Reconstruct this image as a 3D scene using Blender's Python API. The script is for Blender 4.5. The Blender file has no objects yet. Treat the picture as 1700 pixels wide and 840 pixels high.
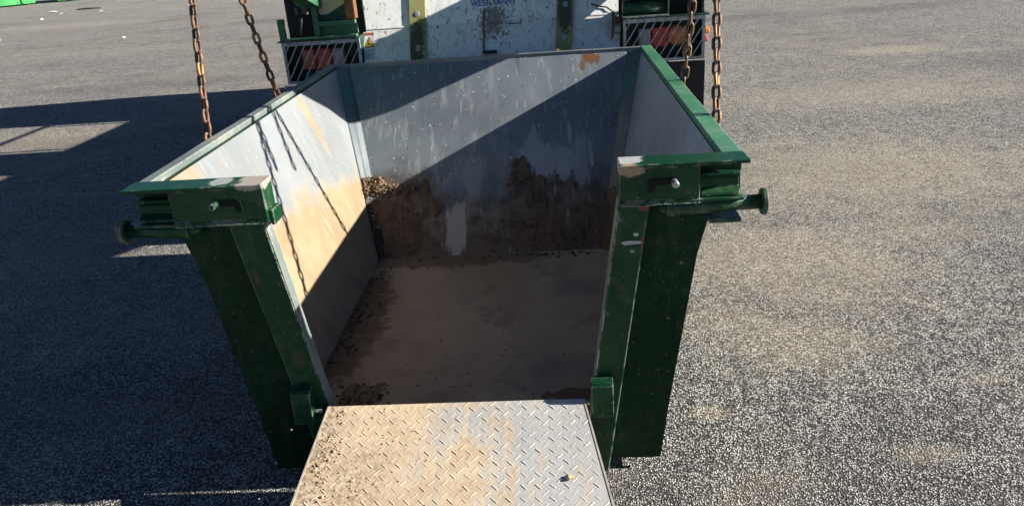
import bpy, bmesh, math, random
from mathutils import Vector, Matrix, noise
R = math.radians
C = bpy.context.scene.collection
scene = bpy.context.scene
G = 0.25            # height of the bin floor above the ground; every z below is measured from that floor
random.seed(7)

# ---------------------------------------------------------------- camera, sky, sun, exposure
cam = bpy.data.cameras.new('camera'); co = bpy.data.objects.new('camera', cam); C.objects.link(co)
cy_, cp_, cr_ = R(-4.2028), R(22.5283), R(-4.1273)
fw = Vector((math.sin(cy_)*math.cos(cp_), math.cos(cy_)*math.cos(cp_), -math.sin(cp_)))
r0 = Vector((math.cos(cy_), -math.sin(cy_), 0)); u0 = r0.cross(fw)
rt = r0*math.cos(cr_) + u0*math.sin(cr_); up = -r0*math.sin(cr_) + u0*math.cos(cr_)
co.matrix_world = Matrix(((rt.x, up.x, -fw.x, .3702), (rt.y, up.y, -fw.y, -2.1212), (rt.z, up.z, -fw.z, 1.4+G), (0, 0, 0, 1)))
cam.sensor_width = 36; cam.lens = 1285.3*36/1700; cam.clip_start = .02; cam.clip_end = 2000
scene.camera = co

SUN_E, SUN_A = 22.5, -1.5      # elevation; degrees the sun stands on the camera's side of +x
sdir = Vector((math.cos(R(SUN_E))*math.cos(R(SUN_A)), -math.cos(R(SUN_E))*math.sin(R(SUN_A)), math.sin(R(SUN_E))))
w = bpy.data.worlds.new('World'); scene.world = w; w.use_nodes = True
wn = w.node_tree; wn.nodes.clear()
sky = wn.nodes.new('ShaderNodeTexSky'); sky.sky_type = 'NISHITA'; sky.sun_disc = False
sky.sun_elevation = R(SUN_E); sky.sun_rotation = R(90+SUN_A); sky.air_density = .45; sky.dust_density = .1; sky.ozone_density = 3
bg = wn.nodes.new('ShaderNodeBackground'); bg.inputs[1].default_value = .05
wo = wn.nodes.new('ShaderNodeOutputWorld')
wn.links.new(sky.outputs[0], bg.inputs[0]); wn.links.new(bg.outputs[0], wo.inputs[0])
sl = bpy.data.lights.new('sun', 'SUN'); sl.energy = 5; sl.angle = R(.5); sl.color = (1, .95, .87)
so = bpy.data.objects.new('sun', sl); C.objects.link(so); so.rotation_euler = sdir.to_track_quat('Z', 'Y').to_euler()
vs = scene.view_settings; vs.view_transform = 'Standard'; vs.look = 'None'; vs.gamma = 1; vs.exposure = 1.15
vs.use_curve_mapping = False

# ---------------------------------------------------------------- node helper
class NT:
    def __init__(s, name):
        s.mat = bpy.data.materials.new(name); s.mat.use_nodes = True
        s.t = s.mat.node_tree; s.t.nodes.clear()
        s.out = s.t.nodes.new('ShaderNodeOutputMaterial'); s.b = s.t.nodes.new('ShaderNodeBsdfPrincipled')
        s.t.links.new(s.b.outputs[0], s.out.inputs[0])
        s.tc = s.t.nodes.new('ShaderNodeTexCoord'); s.P = s.tc.outputs['Object']
        s.xyz = s.t.nodes.new('ShaderNodeSeparateXYZ'); s.t.links.new(s.P, s.xyz.inputs[0])
        s.x, s.y, s.z = s.xyz.outputs
    def put(s, sock, v):
        if isinstance(v, bpy.types.NodeSocket): s.t.links.new(v, sock)
        elif isinstance(v, (tuple, list)): sock.default_value = (*v, 1) if len(v) == 3 and sock.type == 'RGBA' else v
        else: sock.default_value = v
    def m(s, op, a, b=0, c=0):
        n = s.t.nodes.new('ShaderNodeMath'); n.operation = op
        for i, v in enumerate((a, b, c)): s.put(n.inputs[i], v)
        return n.outputs[0]
    def add(s, a, b): return s.m('ADD', a, b)
    def sub(s, a, b): return s.m('SUBTRACT', a, b)
    def mul(s, a, b): return s.m('MULTIPLY', a, b)
    def mx(s, a, b): return s.m('MAXIMUM', a, b)
    def ss(s, v, lo, hi, o0=0, o1=1):
        n = s.t.nodes.new('ShaderNodeMapRange'); n.interpolation_type = 'SMOOTHSTEP'
        s.put(n.inputs['Value'], v)
        s.put(n.inputs['From Min'], lo); s.put(n.inputs['From Max'], hi); s.put(n.inputs['To Min'], o0); s.put(n.inputs['To Max'], o1)
        return n.outputs[0]
    def mix(s, f, a, b):
        n = s.t.nodes.new('ShaderNodeMix'); n.data_type = 'RGBA'
        s.put(n.inputs['Factor'], f); s.put(n.inputs[6], a); s.put(n.inputs[7], b)
        return n.outputs[2]
    def vec(s, sc, loc=(0, 0, 0), rot=(0, 0, 0)):
        n = s.t.nodes.new('ShaderNodeMapping'); s.put(n.inputs[0], s.P)
        n.inputs['Location'].default_value = loc; n.inputs['Scale'].default_value = sc; n.inputs['Rotation'].default_value = rot
        return n.outputs[0]
    def noise(s, scale, det=3, rough=.55, v=None, dist=0):
        n = s.t.nodes.new('ShaderNodeTexNoise'); s.put(n.inputs['Vector'], v if v is not None else s.P)
        n.inputs['Scale'].default_value = scale; n.inputs['Detail'].default_value = det
        n.inputs['Roughness'].default_value = rough; n.inputs['Distortion'].default_value = dist
        return n.outputs[0]
    def voro(s, scale, feat='F1', v=None, rnd=1):
        n = s.t.nodes.new('ShaderNodeTexVoronoi'); n.feature = feat; s.put(n.inputs['Vector'], v if v is not None else s.P)
        n.inputs['Scale'].default_value = scale; n.inputs['Randomness'].default_value = rnd
        return n
    def blob(s, c, r, soft=.5):
        a = s.t.nodes.new('ShaderNodeVectorMath'); a.operation = 'SUBTRACT'; s.put(a.inputs[0], s.P); a.inputs[1].default_value = c
        d = s.t.nodes.new('ShaderNodeVectorMath'); d.operation = 'DIVIDE'; s.t.links.new(a.outputs[0], d.inputs[0]); d.inputs[1].default_value = r
        l = s.t.nodes.new('ShaderNodeVectorMath'); l.operation = 'LENGTH'; s.t.links.new(d.outputs[0], l.inputs[0])
        return l.outputs['Value']        # 1 at the blob's edge
    def bump(s, h, strength=.5, dist=.005, n0=None):
        n = s.t.nodes.new('ShaderNodeBump'); n.inputs['Strength'].default_value = strength; n.inputs['Distance'].default_value = dist
        s.put(n.inputs['Height'], h)
        if n0 is not None: s.put(n.inputs['Normal'], n0)
        return n.outputs[0]
    def edge(s, rad=.006):
        bv = s.t.nodes.new('ShaderNodeBevel'); bv.samples = 4; bv.inputs[0].default_value = rad
        ge = s.t.nodes.new('ShaderNodeNewGeometry')
        d = s.t.nodes.new('ShaderNodeVectorMath'); d.operation = 'DOT_PRODUCT'
        s.t.links.new(bv.outputs[0], d.inputs[0]); s.t.links.new(ge.outputs['Normal'], d.inputs[1])
        return s.m('SUBTRACT', 1, d.outputs['Value'])
    def fin(s, col, rough=.6, metal=0, nrm=None, spec=None):
        s.put(s.b.inputs['Base Color'], col); s.put(s.b.inputs['Roughness'], rough); s.put(s.b.inputs['Metallic'], metal)
        if nrm is not None: s.put(s.b.inputs['Normal'], nrm)
        if spec is not None: s.b.inputs['Specular IOR Level'].default_value = spec
        return s.mat

def paint(name, base, rough=.38, wear=.5, dust=.3, patches=(), rust=.5, edge=True, scale=1, wearcol=(.42, .42, .38), spec=.3):
    n = NT(name)
    v = n.noise(3*scale, 4); f = n.noise(26*scale, 4, .65); g = n.noise(120*scale, 2)
    c = n.mix(n.ss(v, .3, .7), [q*.8 for q in base], [q*1.15 for q in base])
    # dusty film
    dm = n.mul(n.ss(n.add(n.mul(v, .5), n.mul(f, .5)), .48, .72), dust)
    c = n.mix(dm, c, (.33, .29, .22))
    # small chips to primer
    chip = n.ss(f, .74-.07*wear, .78-.07*wear)
    if edge:
        e = n.mul(n.ss(n.edge(.007), .02, .12), n.ss(f, .62-.22*wear, .70-.2*wear))
        chip = n.mx(chip, e)
    for (pc, pr, pcol) in patches:
        k = n.ss(n.add(n.blob(pc, pr), n.mul(n.sub(f, .5), 1.6)), 1.05, .8)
        c = n.mix(k, c, pcol)
    c = n.mix(n.mul(chip, .85), c, wearcol)
    rs = n.mul(n.ss(n.noise(11*scale, 5, .7, n.vec((1, 1, .6), (3, 1, 2))), .69-.06*rust, .74-.06*rust), min(1, rust*1.6))
    c = n.mix(rs, c, (.13, .045, .018))
    run = n.ss(n.noise(30*scale, 4, .6, n.vec((1.4, 1.4, .12), (2, 5, 1))), .56, .74); c = n.mix(n.mul(run, .35), c, (.10, .085, .06))
    sp = n.voro(55*scale)                                    # dust specks
    sk = n.mul(n.ss(sp.outputs['Distance'], .16, .1), n.ss(g, .52, .6))
    c = n.mix(n.mul(sk, .55), c, (.4, .38, .33))
    ro = n.add(rough, n.mul(n.mx(chip, n.mx(rs, dm)), .4))
    return n.fin(c, ro, 0, n.bump(n.add(f, n.mul(chip, -.4)), .12, .004), spec)

def flat(name, col, rough=.6, metal=0, var=.25, sc=20, bump=.1):
    n = NT(name); f = n.noise(sc, 4, .6)
    c = n.mix(n.ss(f, .3, .7), [q*(1-var) for q in col], [q*(1+var) for q in col])
    return n.fin(c, n.add(rough-.1, n.mul(f, .2)), metal, n.bump(f, bump, .003))

TAN = (.33, .245, .16); TAN2 = (.25, .18, .11); MUD = (.105, .077, .054)
GREY = (.175, .20, .222)

def steel(name, hgt, amp, amt, streak, extra=()):
    """bare, scuffed bin steel with soil dust clinging below the height hgt (z above the ground)"""
    n = NT(name)
    v = n.noise(2.2, 4); f = n.noise(14, 5, .65); st = n.noise(9, 4, .6, n.vec(streak))
    c = n.mix(n.ss(v, .3, .7), [q*.82 for q in GREY], [q*1.12 for q in GREY])
    c = n.mix(n.mul(n.ss(st, .5, .75), .5), c, (.42, .43, .43))             # pale drag streaks
    c = n.mix(n.mul(n.ss(n.noise(17, 3, .5, n.vec(streak, (5, 2, 1))), .62, .7), .45), c, (.11, .12, .13))
    sp = n.voro(24, v=n.vec((1, 1, .55))); c = n.mix(n.ss(n.add(sp.outputs['Distance'], n.mul(f, .25)), .24, .2), c, (.55, .55, .52))
    sp2 = n.voro(31, v=n.vec((1, 1, .7), (2, 7, 3))); c = n.mix(n.ss(n.add(sp2.outputs['Distance'], n.mul(f, .3)), .26, .22), c, (.035, .035, .04))
    d = n.add(n.sub(hgt, n.z) if not isinstance(hgt, bpy.types.NodeSocket) else hgt, n.add(n.mul(n.sub(v, .5), amp), n.mul(n.sub(f, .5), amp*.7)))
    film = n.ss(d, -.05, .05)
    film = n.mul(film, n.ss(n.add(st, n.mul(d, .8)), .2, .5, amt*.55, amt))
    tan = n.mix(n.ss(n.noise(6, 4, .6, n.vec((1, 1, 1), (1, 4, 2))), .35, .65), TAN, TAN2)
    film = n.mx(film, n.mul(n.ss(f, .55, .75), .22))
    c = n.mix(film, c, tan)
    iso = n.noise(7, 6, .7)
    for (pc, pr, pcol, k0, *soft) in extra:
        if soft:
            k = n.mul(n.ss(n.add(n.blob(pc, pr), n.add(n.mul(n.sub(iso, .5), 1.7), n.mul(n.sub(st, .5), .7))), 1.25, .45), k0)
            c = n.mix(k, c, n.mix(n.ss(f, .3, .7), [q*.65 for q in pcol], [q*1.45 for q in pcol])); continue
        k = n.mul(n.ss(n.add(n.blob(pc, pr), n.mul(n.sub(st, .5), 2.6)), 1.1, .75), k0); c = n.mix(k, c, pcol)
    scr = n.ss(n.noise(60, 2, .5, n.vec((1, .1, .12), (3, 3, 3), (.15, .3, .2))), .66, .70); c = n.mix(n.mul(scr, .35), c, (.5, .51, .5))
    dent = n.bump(n.noise(2.6, 2, .4), .55, .035)
    return n.fin(c, n.add(.5, n.mul(film, .4)), n.mul(n.ss(film, .4, 0), .15), n.bump(n.add(f, n.mul(film, .6)), .18, .004, dent))

# ---------------------------------------------------------------- mesh helper
class MB:
    def __init__(s): s.bm = bmesh.new()
    def hexa(s, p):      # 8 points: bottom loop 0-3, top loop 4-7
        v = [s.bm.verts.new((q[0], q[1], q[2]+G)) for q in p]
        for f in ((3, 2, 1, 0), (4, 5, 6, 7), (0, 1, 5, 4), (1, 2, 6, 5), (2, 3, 7, 6), (3, 0, 4, 7)): s.bm.faces.new([v[i] for i in f])
        return s
    def box(s, x0, x1, y0, y1, z0, z1):
        return s.hexa([(x0, y0, z0), (x1, y0, z0), (x1, y1, z0), (x0, y1, z0), (x0, y0, z1), (x1, y0, z1), (x1, y1, z1), (x0, y1, z1)])
    def prism(s, poly, vec):
        vec = Vector(vec); a = [s.bm.verts.new((p[0], p[1], p[2]+G)) for p in poly]
        b = [s.bm.verts.new((p[0]+vec.x, p[1]+vec.y, p[2]+G+vec.z)) for p in poly]
        s.bm.faces.new(a[::-1]); s.bm.faces.new(b); k = len(a)
        for i in range(k): s.bm.faces.new((a[i], a[(i+1) % k], b[(i+1) % k], b[i]))
        return s
    def tube(s, pts, r, seg=10, closed=False, smooth=True):
        pts = [Vector((p[0], p[1], p[2]+G)) for p in pts]; rings = []; k = len(pts)
        for i, p in enumerate(pts):
            a = pts[(i-1) % k] if (closed or i) else p; b = pts[(i+1) % k] if (closed or i < k-1) else p
            d = (b-a).normalized()
            if i == 0: n1 = d.orthogonal().normalized()
            else: n1 = (n1-d*n1.dot(d)).normalized()
            n2 = d.cross(n1); rr = r[i] if isinstance(r, (list, tuple)) else r
            rings.append([s.bm.verts.new(p+(n1*math.cos(t)+n2*math.sin(t))*rr) for t in [2*math.pi*j/seg for j in range(seg)]])
        for i in range(k if closed else k-1):
            A, B = rings[i], rings[(i+1) % k]
            for j in range(seg):
                f = s.bm.faces.new((A[j], A[(j+1) % seg], B[(j+1) % seg], B[j])); f.smooth = smooth
        if not closed: s.bm.faces.new(rings[0][::-1]); s.bm.faces.new(rings[-1])
        return s
    def disc_stack(s, c, axis, prof, seg=20):    # prof: (offset along axis, radius)
        a = Vector(axis).normalized(); c = Vector(c)
        # closely spaced tube points with their own radii
        return s.tube([c+a*o for o, r in prof], [r for o, r in prof], seg, smooth=False)
    def lump(s, c, r, seed, sub=1, sq=(1, 1, .7)):
        res = bmesh.ops.create_icosphere(s.bm, subdivisions=sub, radius=1)
        q = Vector((seed*1.37 % 17, seed*.73 % 13, seed*2.1 % 11))
        for v in res['verts']:
            k = .74+.5*noise.noise(v.co*1.3+q)+.28*noise.noise(v.co*3.4+q)
            v.co = Vector((c[0]+v.co.x*r*k*sq[0], c[1]+v.co.y*r*k*sq[1], c[2]+G+v.co.z*r*k*sq[2]))
        return s
    def build(s, name, mat, parent=None, bevel=0, smooth=False, seg=2, thing=None):
        bmesh.ops.recalc_face_normals(s.bm, faces=s.bm.faces)
        me = bpy.data.meshes.new(name)
        if parent is not None: off = parent.matrix_world.translation if parent.parent is None else parent.matrix_world.translation
        s.bm.to_mesh(me); s.bm.free()
        if smooth:
            for p in me.polygons: p.use_smooth = True
        me.materials.append(mat)
        o = bpy.data.objects.new(name, me); C.objects.link(o)
        if parent is not None: o.parent = parent
        if bevel:
            m = o.modifiers.new('bevel', 'BEVEL'); m.width = bevel; m.segments = seg; m.limit_method = 'ANGLE'; m.angle_limit = R(35)
        return o

def empty(name, label, cat, group=None):
    o = bpy.data.objects.new(name, None); C.objects.link(o); o.empty_display_size = .2
    return tag(o, label, cat, group)
def tag(o, label=None, cat=None, group=None, kind=None):
    if label: o['label'] = label
    if cat: o['category'] = cat
    if group: o['group'] = group
    if kind: o['kind'] = kind
    return o
def sm(a, b, x):
    t = min(1, max(0, (x-a)/(b-a))); return t*t*(3-2*t)
def fbm(p, o=4):
    return noise.fractal(Vector(p), 1.0, 2.0, o)

# ---------------------------------------------------------------- ground
n = NT('chip_seal_asphalt')
mid2 = n.noise(4.5, 6, .75); big = n.noise(.35, 4, .6); mid = n.noise(1.6, 5, .65); str_ = n.noise(.9, 4, .6, n.vec((.25, 1.6, 1), (3, 1, 0), (0, 0, .18)))
v1 = n.voro(142); v2 = n.voro(300); v3 = n.voro(38); v4 = n.voro(13)
cv = n.t.nodes.new('ShaderNodeSeparateColor'); n.t.links.new(v1.outputs['Color'], cv.inputs[0])
cv2 = n.t.nodes.new('ShaderNodeSeparateColor'); n.t.links.new(v2.outputs['Color'], cv2.inputs[0])
cv3 = n.t.nodes.new('ShaderNodeSeparateColor'); n.t.links.new(v3.outputs['Color'], cv3.inputs[0])
cv4 = n.t.nodes.new('ShaderNodeSeparateColor'); n.t.links.new(v4.outputs['Color'], cv4.inputs[0])
clump = n.add(n.mul(n.sub(cv3.outputs[0], .5), .30), n.mul(n.sub(cv4.outputs[0], .5), .16))
stone = n.add(n.ss(n.add(cv.outputs[0], clump), .05, 1.05, .05, .82), n.mul(cv2.outputs[0], .16))
c = n.mix(stone, (.022, .021, .021), (.95, .91, .83))
gap = n.ss(v1.outputs['Distance'], .42, .60)
c = n.mix(n.mul(gap, .9), c, (.014, .014, .016))
c = n.mix(n.ss(big, .35, .65, 0, .2), c, (.10, .10, .105))
dust = n.ss(n.add(n.mul(mid, .55), n.mul(big, .55)), .50, .72, 0, .38)
dust = n.mx(dust, n.ss(str_, .56, .74, 0, .45))
for (bx, by, rx, ry, k) in ((4.45, 7.75, .75, .42, .85), (5.3, 7.4, .5, .12, .5), (2.03, 3.78, .35, .12, .6), (1.45, 1.25, .45, .3, .5), (1.1, .95, .3, .18, .6), (1.53, 0, .13, .05, .7), (.85, .26, .1, .05, .6), (1.9, .43, .1, .05, .5), (2.4, 3.0, 1.6, 1.0, .7), (1.5, 1.6, .8, .7, .75), (1.3, .75, .4, .3, .6), (3.4, 5.4, 1.8, .7, .55), (2.2, 1.9, .5, .25, .6), (3.0, 2.3, .7, .2, .4), (-4.4, 7.4, .6, .2, .5), (-5.0, 5.4, 1.2, .6, .6), (-14, 20, 6, 1.0, .5), (-10, 13, 5, .6, .4)):
    dust = n.mx(dust, n.mul(n.ss(n.add(n.blob((bx, by, 0), (rx, ry, 1)), n.mul(n.sub(mid2, .5), 2.6)), 1.35, .2), k*.8))
fine = n.noise(190, 3, .75)
sand = n.mix(n.ss(n.add(n.mul(fine, .6), n.mul(cv.outputs[0], .45)), .3, .75), (.36, .285, .19), (.86, .72, .53))
dk = n.mul(dust, n.ss(n.add(cv2.outputs[1], n.mul(cv.outputs[2], .6)), .25, 1.2, .15, .95))
c = n.mix(dk, c, sand)
c = n.mix(n.ss(n.noise(.6, 3, .5, n.vec((.5, 1, 1), (9, 4, 0))), .52, .7, 0, .35), c, (.07, .07, .073))
h = n.add(n.mul(n.ss(v1.outputs['Distance'], .75, .1), n.add(.35, n.mul(cv.outputs[1], .65))), n.mul(fine, .25))
ground_mat = n.fin(c, .85, 0, n.bump(h, 1.0, .010), .25)
bm = bmesh.new()
xs = [-400, -60, -14, -5, -2, 0, 2, 5, 14, 60, 400]; ys = [-60, -10, -3, 0, 3, 8, 16, 40, 120, 500]
gv = [[bm.verts.new((x, y, 0)) for x in xs] for y in ys]
for i in range(len(ys)-1):
    for j in range(len(xs)-1): bm.faces.new((gv[i][j], gv[i][j+1], gv[i+1][j+1], gv[i+1][j]))
me = bpy.data.meshes.new('ground'); bm.to_mesh(me); bm.free(); me.materials.append(ground_mat)
go = bpy.data.objects.new('ground', me); C.objects.link(go); tag(go, kind='structure')

# ---------------------------------------------------------------- the skip bin
GRN = (.004, .052, .017)
green = paint('dark_green_paint', GRN, .3, .9, .2, [((.60, -.07, .56+G), (.016, .05, .03), (.16, .05, .02)), ((.605, -.07, .67+G), (.03, .05, .014), (.2, .07, .04)), ((.56, -.07, .56+G), (.03, .05, .006), (.45, .46, .44)), ((.575, -.07, .585+G), (.008, .05, .006), (.5, .5, .48)), ((-.545, -.07, .5+G), (.004, .05, .03), (.12, .06, .03)), ((-.47, -.07, .22+G), (.02, .05, .03), (.05, .06, .04))], rust=.6)
green_face = paint('dusty_green_paint', (.003, .031, .010), .42, .35, .08, rust=.1, edge=False, spec=.13)
green_rail = paint('rail_green_paint', (.07, .23, .125), .4, 1.0, .55, rust=.5)
green_rail_worn = paint('scraped_rail_paint', (.17, .205, .19), .5, 1.1, .8, rust=.25, wearcol=(.44, .42, .36)); back_rail = paint('bare_rail_steel', (.17, .20, .20), .5, 1.0, .6, rust=.2)
latch_l = paint('latch_box_paint', GRN, .34, .6, .15, [((-.50, -.045, .793+G), (.05, .1, .02), (.42, .36, .29)), ((-.60, -.045, .793+G), (.035, .04, .02), (.35, .4, .35))], rust=.35)
latch_r = paint('scraped_latch_paint', GRN, .34, .6, .15, [((.545, -.03, .79+G), (.055, .05, .03), (.48, .47, .45)), ((.55, -.09, .78+G), (.055, .02, .02), (.4, .3, .18))], rust=.45)
lug_mat = paint('worn_lug_paint', GRN, .36, .9, .2, rust=.3, scale=2)
worn_end = paint('bare_worn_pin_end', (.05, .085, .065), .4, 1.3, .4, rust=.5, scale=2)
dark_steel = flat('dark_steel', (.05, .04, .035), .5, .3)
bright_steel = flat('scuffed_bolt_steel', (.45, .46, .44), .4, .6)

H, W = .793, .875
WI, WT, LB, YB = .51, .82, 1.247, 2.091
WIS = {-1: .51, 1: .575}
def hw(z, s=-1): return WIS[s]+(WT-WIS[s])*z/H
def by(z): return LB+(YB-LB)*z/H
bin_ = empty('skip_bin', 'dark green steel skip bin with its tread plate ramp let down, soil stained inside', 'skip bin')

nt = None
def wall_dust(nn): pass
left_steel = steel('left_wall_steel', .46+G, .34, .97, (1, .35, 1), ())
def special_left():
    n = NT('left_wall_steel_dusty')
    v = n.noise(2.2, 4); f = n.noise(13, 5, .65); st = n.noise(8, 4, .6, n.vec((.6, 2.2, .6)))
    c = n.mix(n.ss(v, .3, .7), (.20, .215, .218), (.265, .28, .285))
    c = n.mix(n.mul(n.ss(st, .5, .75), .4), c, (.31, .325, .33))
    sp = n.voro(24); c = n.mix(n.ss(n.add(sp.outputs['Distance'], n.mul(f, .25)), .22, .18), c, (.5, .5, .48))
    # upper edge of the dust falls towards the back wall
    hh = n.add(.47+G, n.mul(n.sub(.8, n.y), .13))
    d = n.add(n.sub(hh, n.z), n.add(n.mul(n.sub(v, .5), .34), n.mul(n.sub(f, .5), .22)))
    film = n.ss(d, -.035, .07)
    film = n.mul(film, n.ss(n.add(st, n.mul(d, 1.5)), .15, .45, .8, .98))
    # dusty front upper corner and a dribble from the rim
    film = n.mx(film, n.mul(n.ss(n.add(n.blob((-.8, -.05, .78+G), (.2, .32, .22)), n.mul(n.sub(st, .5), 2.2)), 1.1, .5), .8))
    film = n.mx(film, n.mul(n.ss(n.add(n.blob((-.77, 1.36, .66+G), (.2, .045, .2)), n.mul(n.sub(f, .5), 1.8)), 1.1, .6), .85))
    film = n.mx(film, n.mul(n.ss(f, .5, .75), .25))
    tan = n.mix(n.ss(n.noise(5, 4, .6, n.vec((1, 1, 1), (1, 4, 2))), .35, .65), (.365, .25, .145), (.285, .19, .105))
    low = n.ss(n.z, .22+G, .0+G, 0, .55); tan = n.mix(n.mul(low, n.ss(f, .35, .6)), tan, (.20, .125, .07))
    c = n.mix(film, c, tan)
    ring = n.m('ABSOLUTE', n.sub(n.blob((-.715, .93, .50+G), (.4, .09, .07)), .9))       # faint wiped arc
    c = n.mix(n.mul(n.ss(ring, .25, .05), n.ss(n.noise(5, 2), .48, .6, 0, .6)), c, (.17, .185, .2))
    scr = n.ss(n.noise(60, 2, .5, n.vec((.12, 1, .12), (3, 3, 3), (.3, .1, .2))), .65, .69); c = n.mix(n.mul(scr, .3), c, (.45, .45, .43))
    dent = n.bump(n.noise(2.6, 2, .4), .5, .035)
    return n.fin(c, n.add(.5, n.mul(film, .4)), 0, n.bump(n.add(f, n.mul(film, .7)), .2, .004, dent))
left_steel = special_left()
SCUFF = (.36, .38, .41)
back_steel = steel('back_wall_steel', .20+G, .34, .5, (2.2, .5, .5), (
    ((.0, 1.3, .02+G), (.9, .8, .09), (.085, .066, .05), .9, 1), ((-.44, 1.45, .13+G), (.31, .8, .22), MUD, .95, 1), ((.37, 1.5, .09+G), (.46, .8, .23), MUD, .95, 1), ((.24, 1.58, .25+G), (.13, .4, .13), MUD, .9, 1),
    ((-.14, 1.34, .10+G), (.05, .4, .11), (.37, .36, .35), .9), ((.33, 1.62, .34+G), (.16, .3, .065), SCUFF, .85), ((.42, 1.64, .44+G), (.012, .3, .07), SCUFF, .9), ((.46, 1.64, .40+G), (.010, .3, .06), SCUFF, .9), ((.52, 1.6, .36+G), (.012, .3, .07), SCUFF, .9), ((.38, 1.62, .30+G), (.04, .3, .05), SCUFF, .8), ((.24, 1.62, .38+G), (.05, .3, .08), SCUFF, .8), ((.47, 1.6, .33+G), (.05, .3, .12), SCUFF, .6), ((-.07, 1.6, .30+G), (.06, .3, .09), SCUFF, .45), ((.56, 2.05, .755+G), (.055, .2, .035), (.2, .085, .035), .95), ((.50, 2.0, .72+G), (.02, .2, .03), (.2, .085, .035), .8)))
GREY = (.29, .32, .36)
right_steel = steel('right_wall_steel', .22+G, .2, .6, (1, 2.2, .5))
corner_steel = paint('corner_strip_paint', (.155, .18, .19), .55, .2, .15, [((-.75, 1.95, .6+G), (.12, .05, .4), (.10, .2, .16)), ((.75, 1.95, .6+G), (.12, .05, .4), (.10, .2, .16)), ((-.55, 1.33, .08+G), (.2, .3, .22), (.10, .073, .05)), ((.6, 1.33, .08+G), (.2, .3, .2), (.10, .073, .05))], rust=.1, edge=False)

def floor_mat():
    n = NT('soil_covered_floor')
    v = n.noise(2.5, 5, .6); f = n.noise(18, 5, .65); g = n.noise(90, 3, .6); st = n.noise(5, 4, .6, n.vec((1.6, .5, 1)))
    c = n.mix(n.ss(n.add(n.mul(v, .6), n.mul(st, .4)), .35, .65), (.275, .205, .145), (.35, .27, .20))
    c = n.mix(n.ss(n.noise(3, 4, .6, n.vec((1, 1, 1), (4, 4, 4))), .55, .72, 0, .6), c, (.15, .14, .135))
    wet = n.ss(n.add(n.blob((-.47, .60, G), (.13, .52, 1)), n.mul(n.sub(f, .5), 1.5)), 1.15, .75)
    wet = n.mx(wet, n.ss(n.add(n.blob((-.33, .05, G), (.09, .09, 1)), n.mul(n.sub(f, .5), 2.4)), 1.0, .8))
    wet = n.mx(wet, n.ss(n.add(n.blob((.40, .03, G), (.12, .04, 1)), n.mul(n.sub(f, .5), 2.4)), 1.0, .8))
    wet = n.mx(wet, n.mul(n.ss(n.add(n.blob((-.2, 1.2, G), (.5, .09, 1)), n.mul(n.sub(f, .5), 2.0)), 1.1, .8), .8))
    c = n.mix(n.mul(wet, .85), c, (.075, .043, .026))
    scr = n.ss(n.noise(10, 5, .7, n.vec((.35, 2.6, 1), (1, 1, 1), (0, 0, .12))), .57, .68); c = n.mix(n.mul(scr, .35), c, (.36, .30, .24))
    pat = n.ss(n.noise(4.2, 6, .7, n.vec((1, 1, 1), (8, 3, 2))), .55, .66); c = n.mix(n.mul(pat, .5), c, (.16, .115, .08))
    sp = n.voro(16); c = n.mix(n.mul(n.ss(sp.outputs['Distance'], .09, .06), n.ss(n.y, .55, .2)), c, (.03, .02, .014))
    return n.fin(c, n.sub(.9, n.mul(wet, .2)), 0, n.bump(n.add(n.mul(f, .8), n.mul(g, .4)), .35, .006), .3)

ZB = -.20
for s in (-1, 1):
    x = lambda a: s*a
    # wedge-section side wall: inner face slopes in, outer skin matches the front frame
    off = -.016 if s < 0 else .012
    lv = [(ZB, .640+off), (0, .664+off), (.5, .738+off), (.62, .765 if s < 0 else .784), (H-.02, .834)]
    m = MB(); rows = []
    for z, xo in lv:
        xi = WIS[s]+.004 if z < 0 else hw(z, s); yb_ = by(max(0, z))-(.04 if z < 0 else 0)
        rows.append([m.bm.verts.new((x(q), y, z+G)) for q, y in ((xi, -.018), (xo, -.018), (xo, yb_+.012), (xi, yb_))])
    for r0_, r1_ in zip(rows, rows[1:]):
        for k in range(4): f = m.bm.faces.new((r0_[k], r0_[(k+1) % 4], r1_[(k+1) % 4], r1_[k])); f.material_index = 0 if k == 3 else 1
    f = m.bm.faces.new(rows[0]); f.material_index = 1; f = m.bm.faces.new(rows[-1]); f.material_index = 1
    o = m.build('side_wall', left_steel if s < 0 else right_steel, bin_); o.data.materials.append(green_face)
    # rounded-looking corner strip
    prof = []
    cb, ct = Vector((x(WIS[s]), LB, 0)), Vector((x(WT), YB, H-.021))
    def corner(cpt, r):
        return [cpt+Vector((0, -r, 0)), cpt+Vector((-s*r*.18, -r*.45, 0)), cpt+Vector((-s*r*.5, -r*.16, 0)), cpt+Vector((-s*r, 0, 0))]
    A, B = corner(cb, .035), corner(ct, .078)
    m = MB(); va = [m.bm.verts.new((p.x, p.y, p.z+G)) for p in A]; vb = [m.bm.verts.new((p.x, p.y, p.z+G)) for p in B]
    back_a = m.bm.verts.new((cb.x+s*.01, cb.y+.006, cb.z+G)); back_b = m.bm.verts.new((ct.x+s*.01, ct.y+.006, ct.z+G))
    for i in range(3): f = m.bm.faces.new((va[i], va[i+1], vb[i+1], vb[i])); f.smooth = True
    m.bm.faces.new((va[3], back_a, back_b, vb[3])); m.bm.faces.new((back_a, va[0], vb[0], back_b)); m.bm.faces.new((vb[0], vb[1], vb[2], vb[3], back_b)); m.bm.faces.new((back_a, va[3], va[2], va[1], va[0]))
    m.build('corner_strip', corner_steel, bin_)
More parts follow.
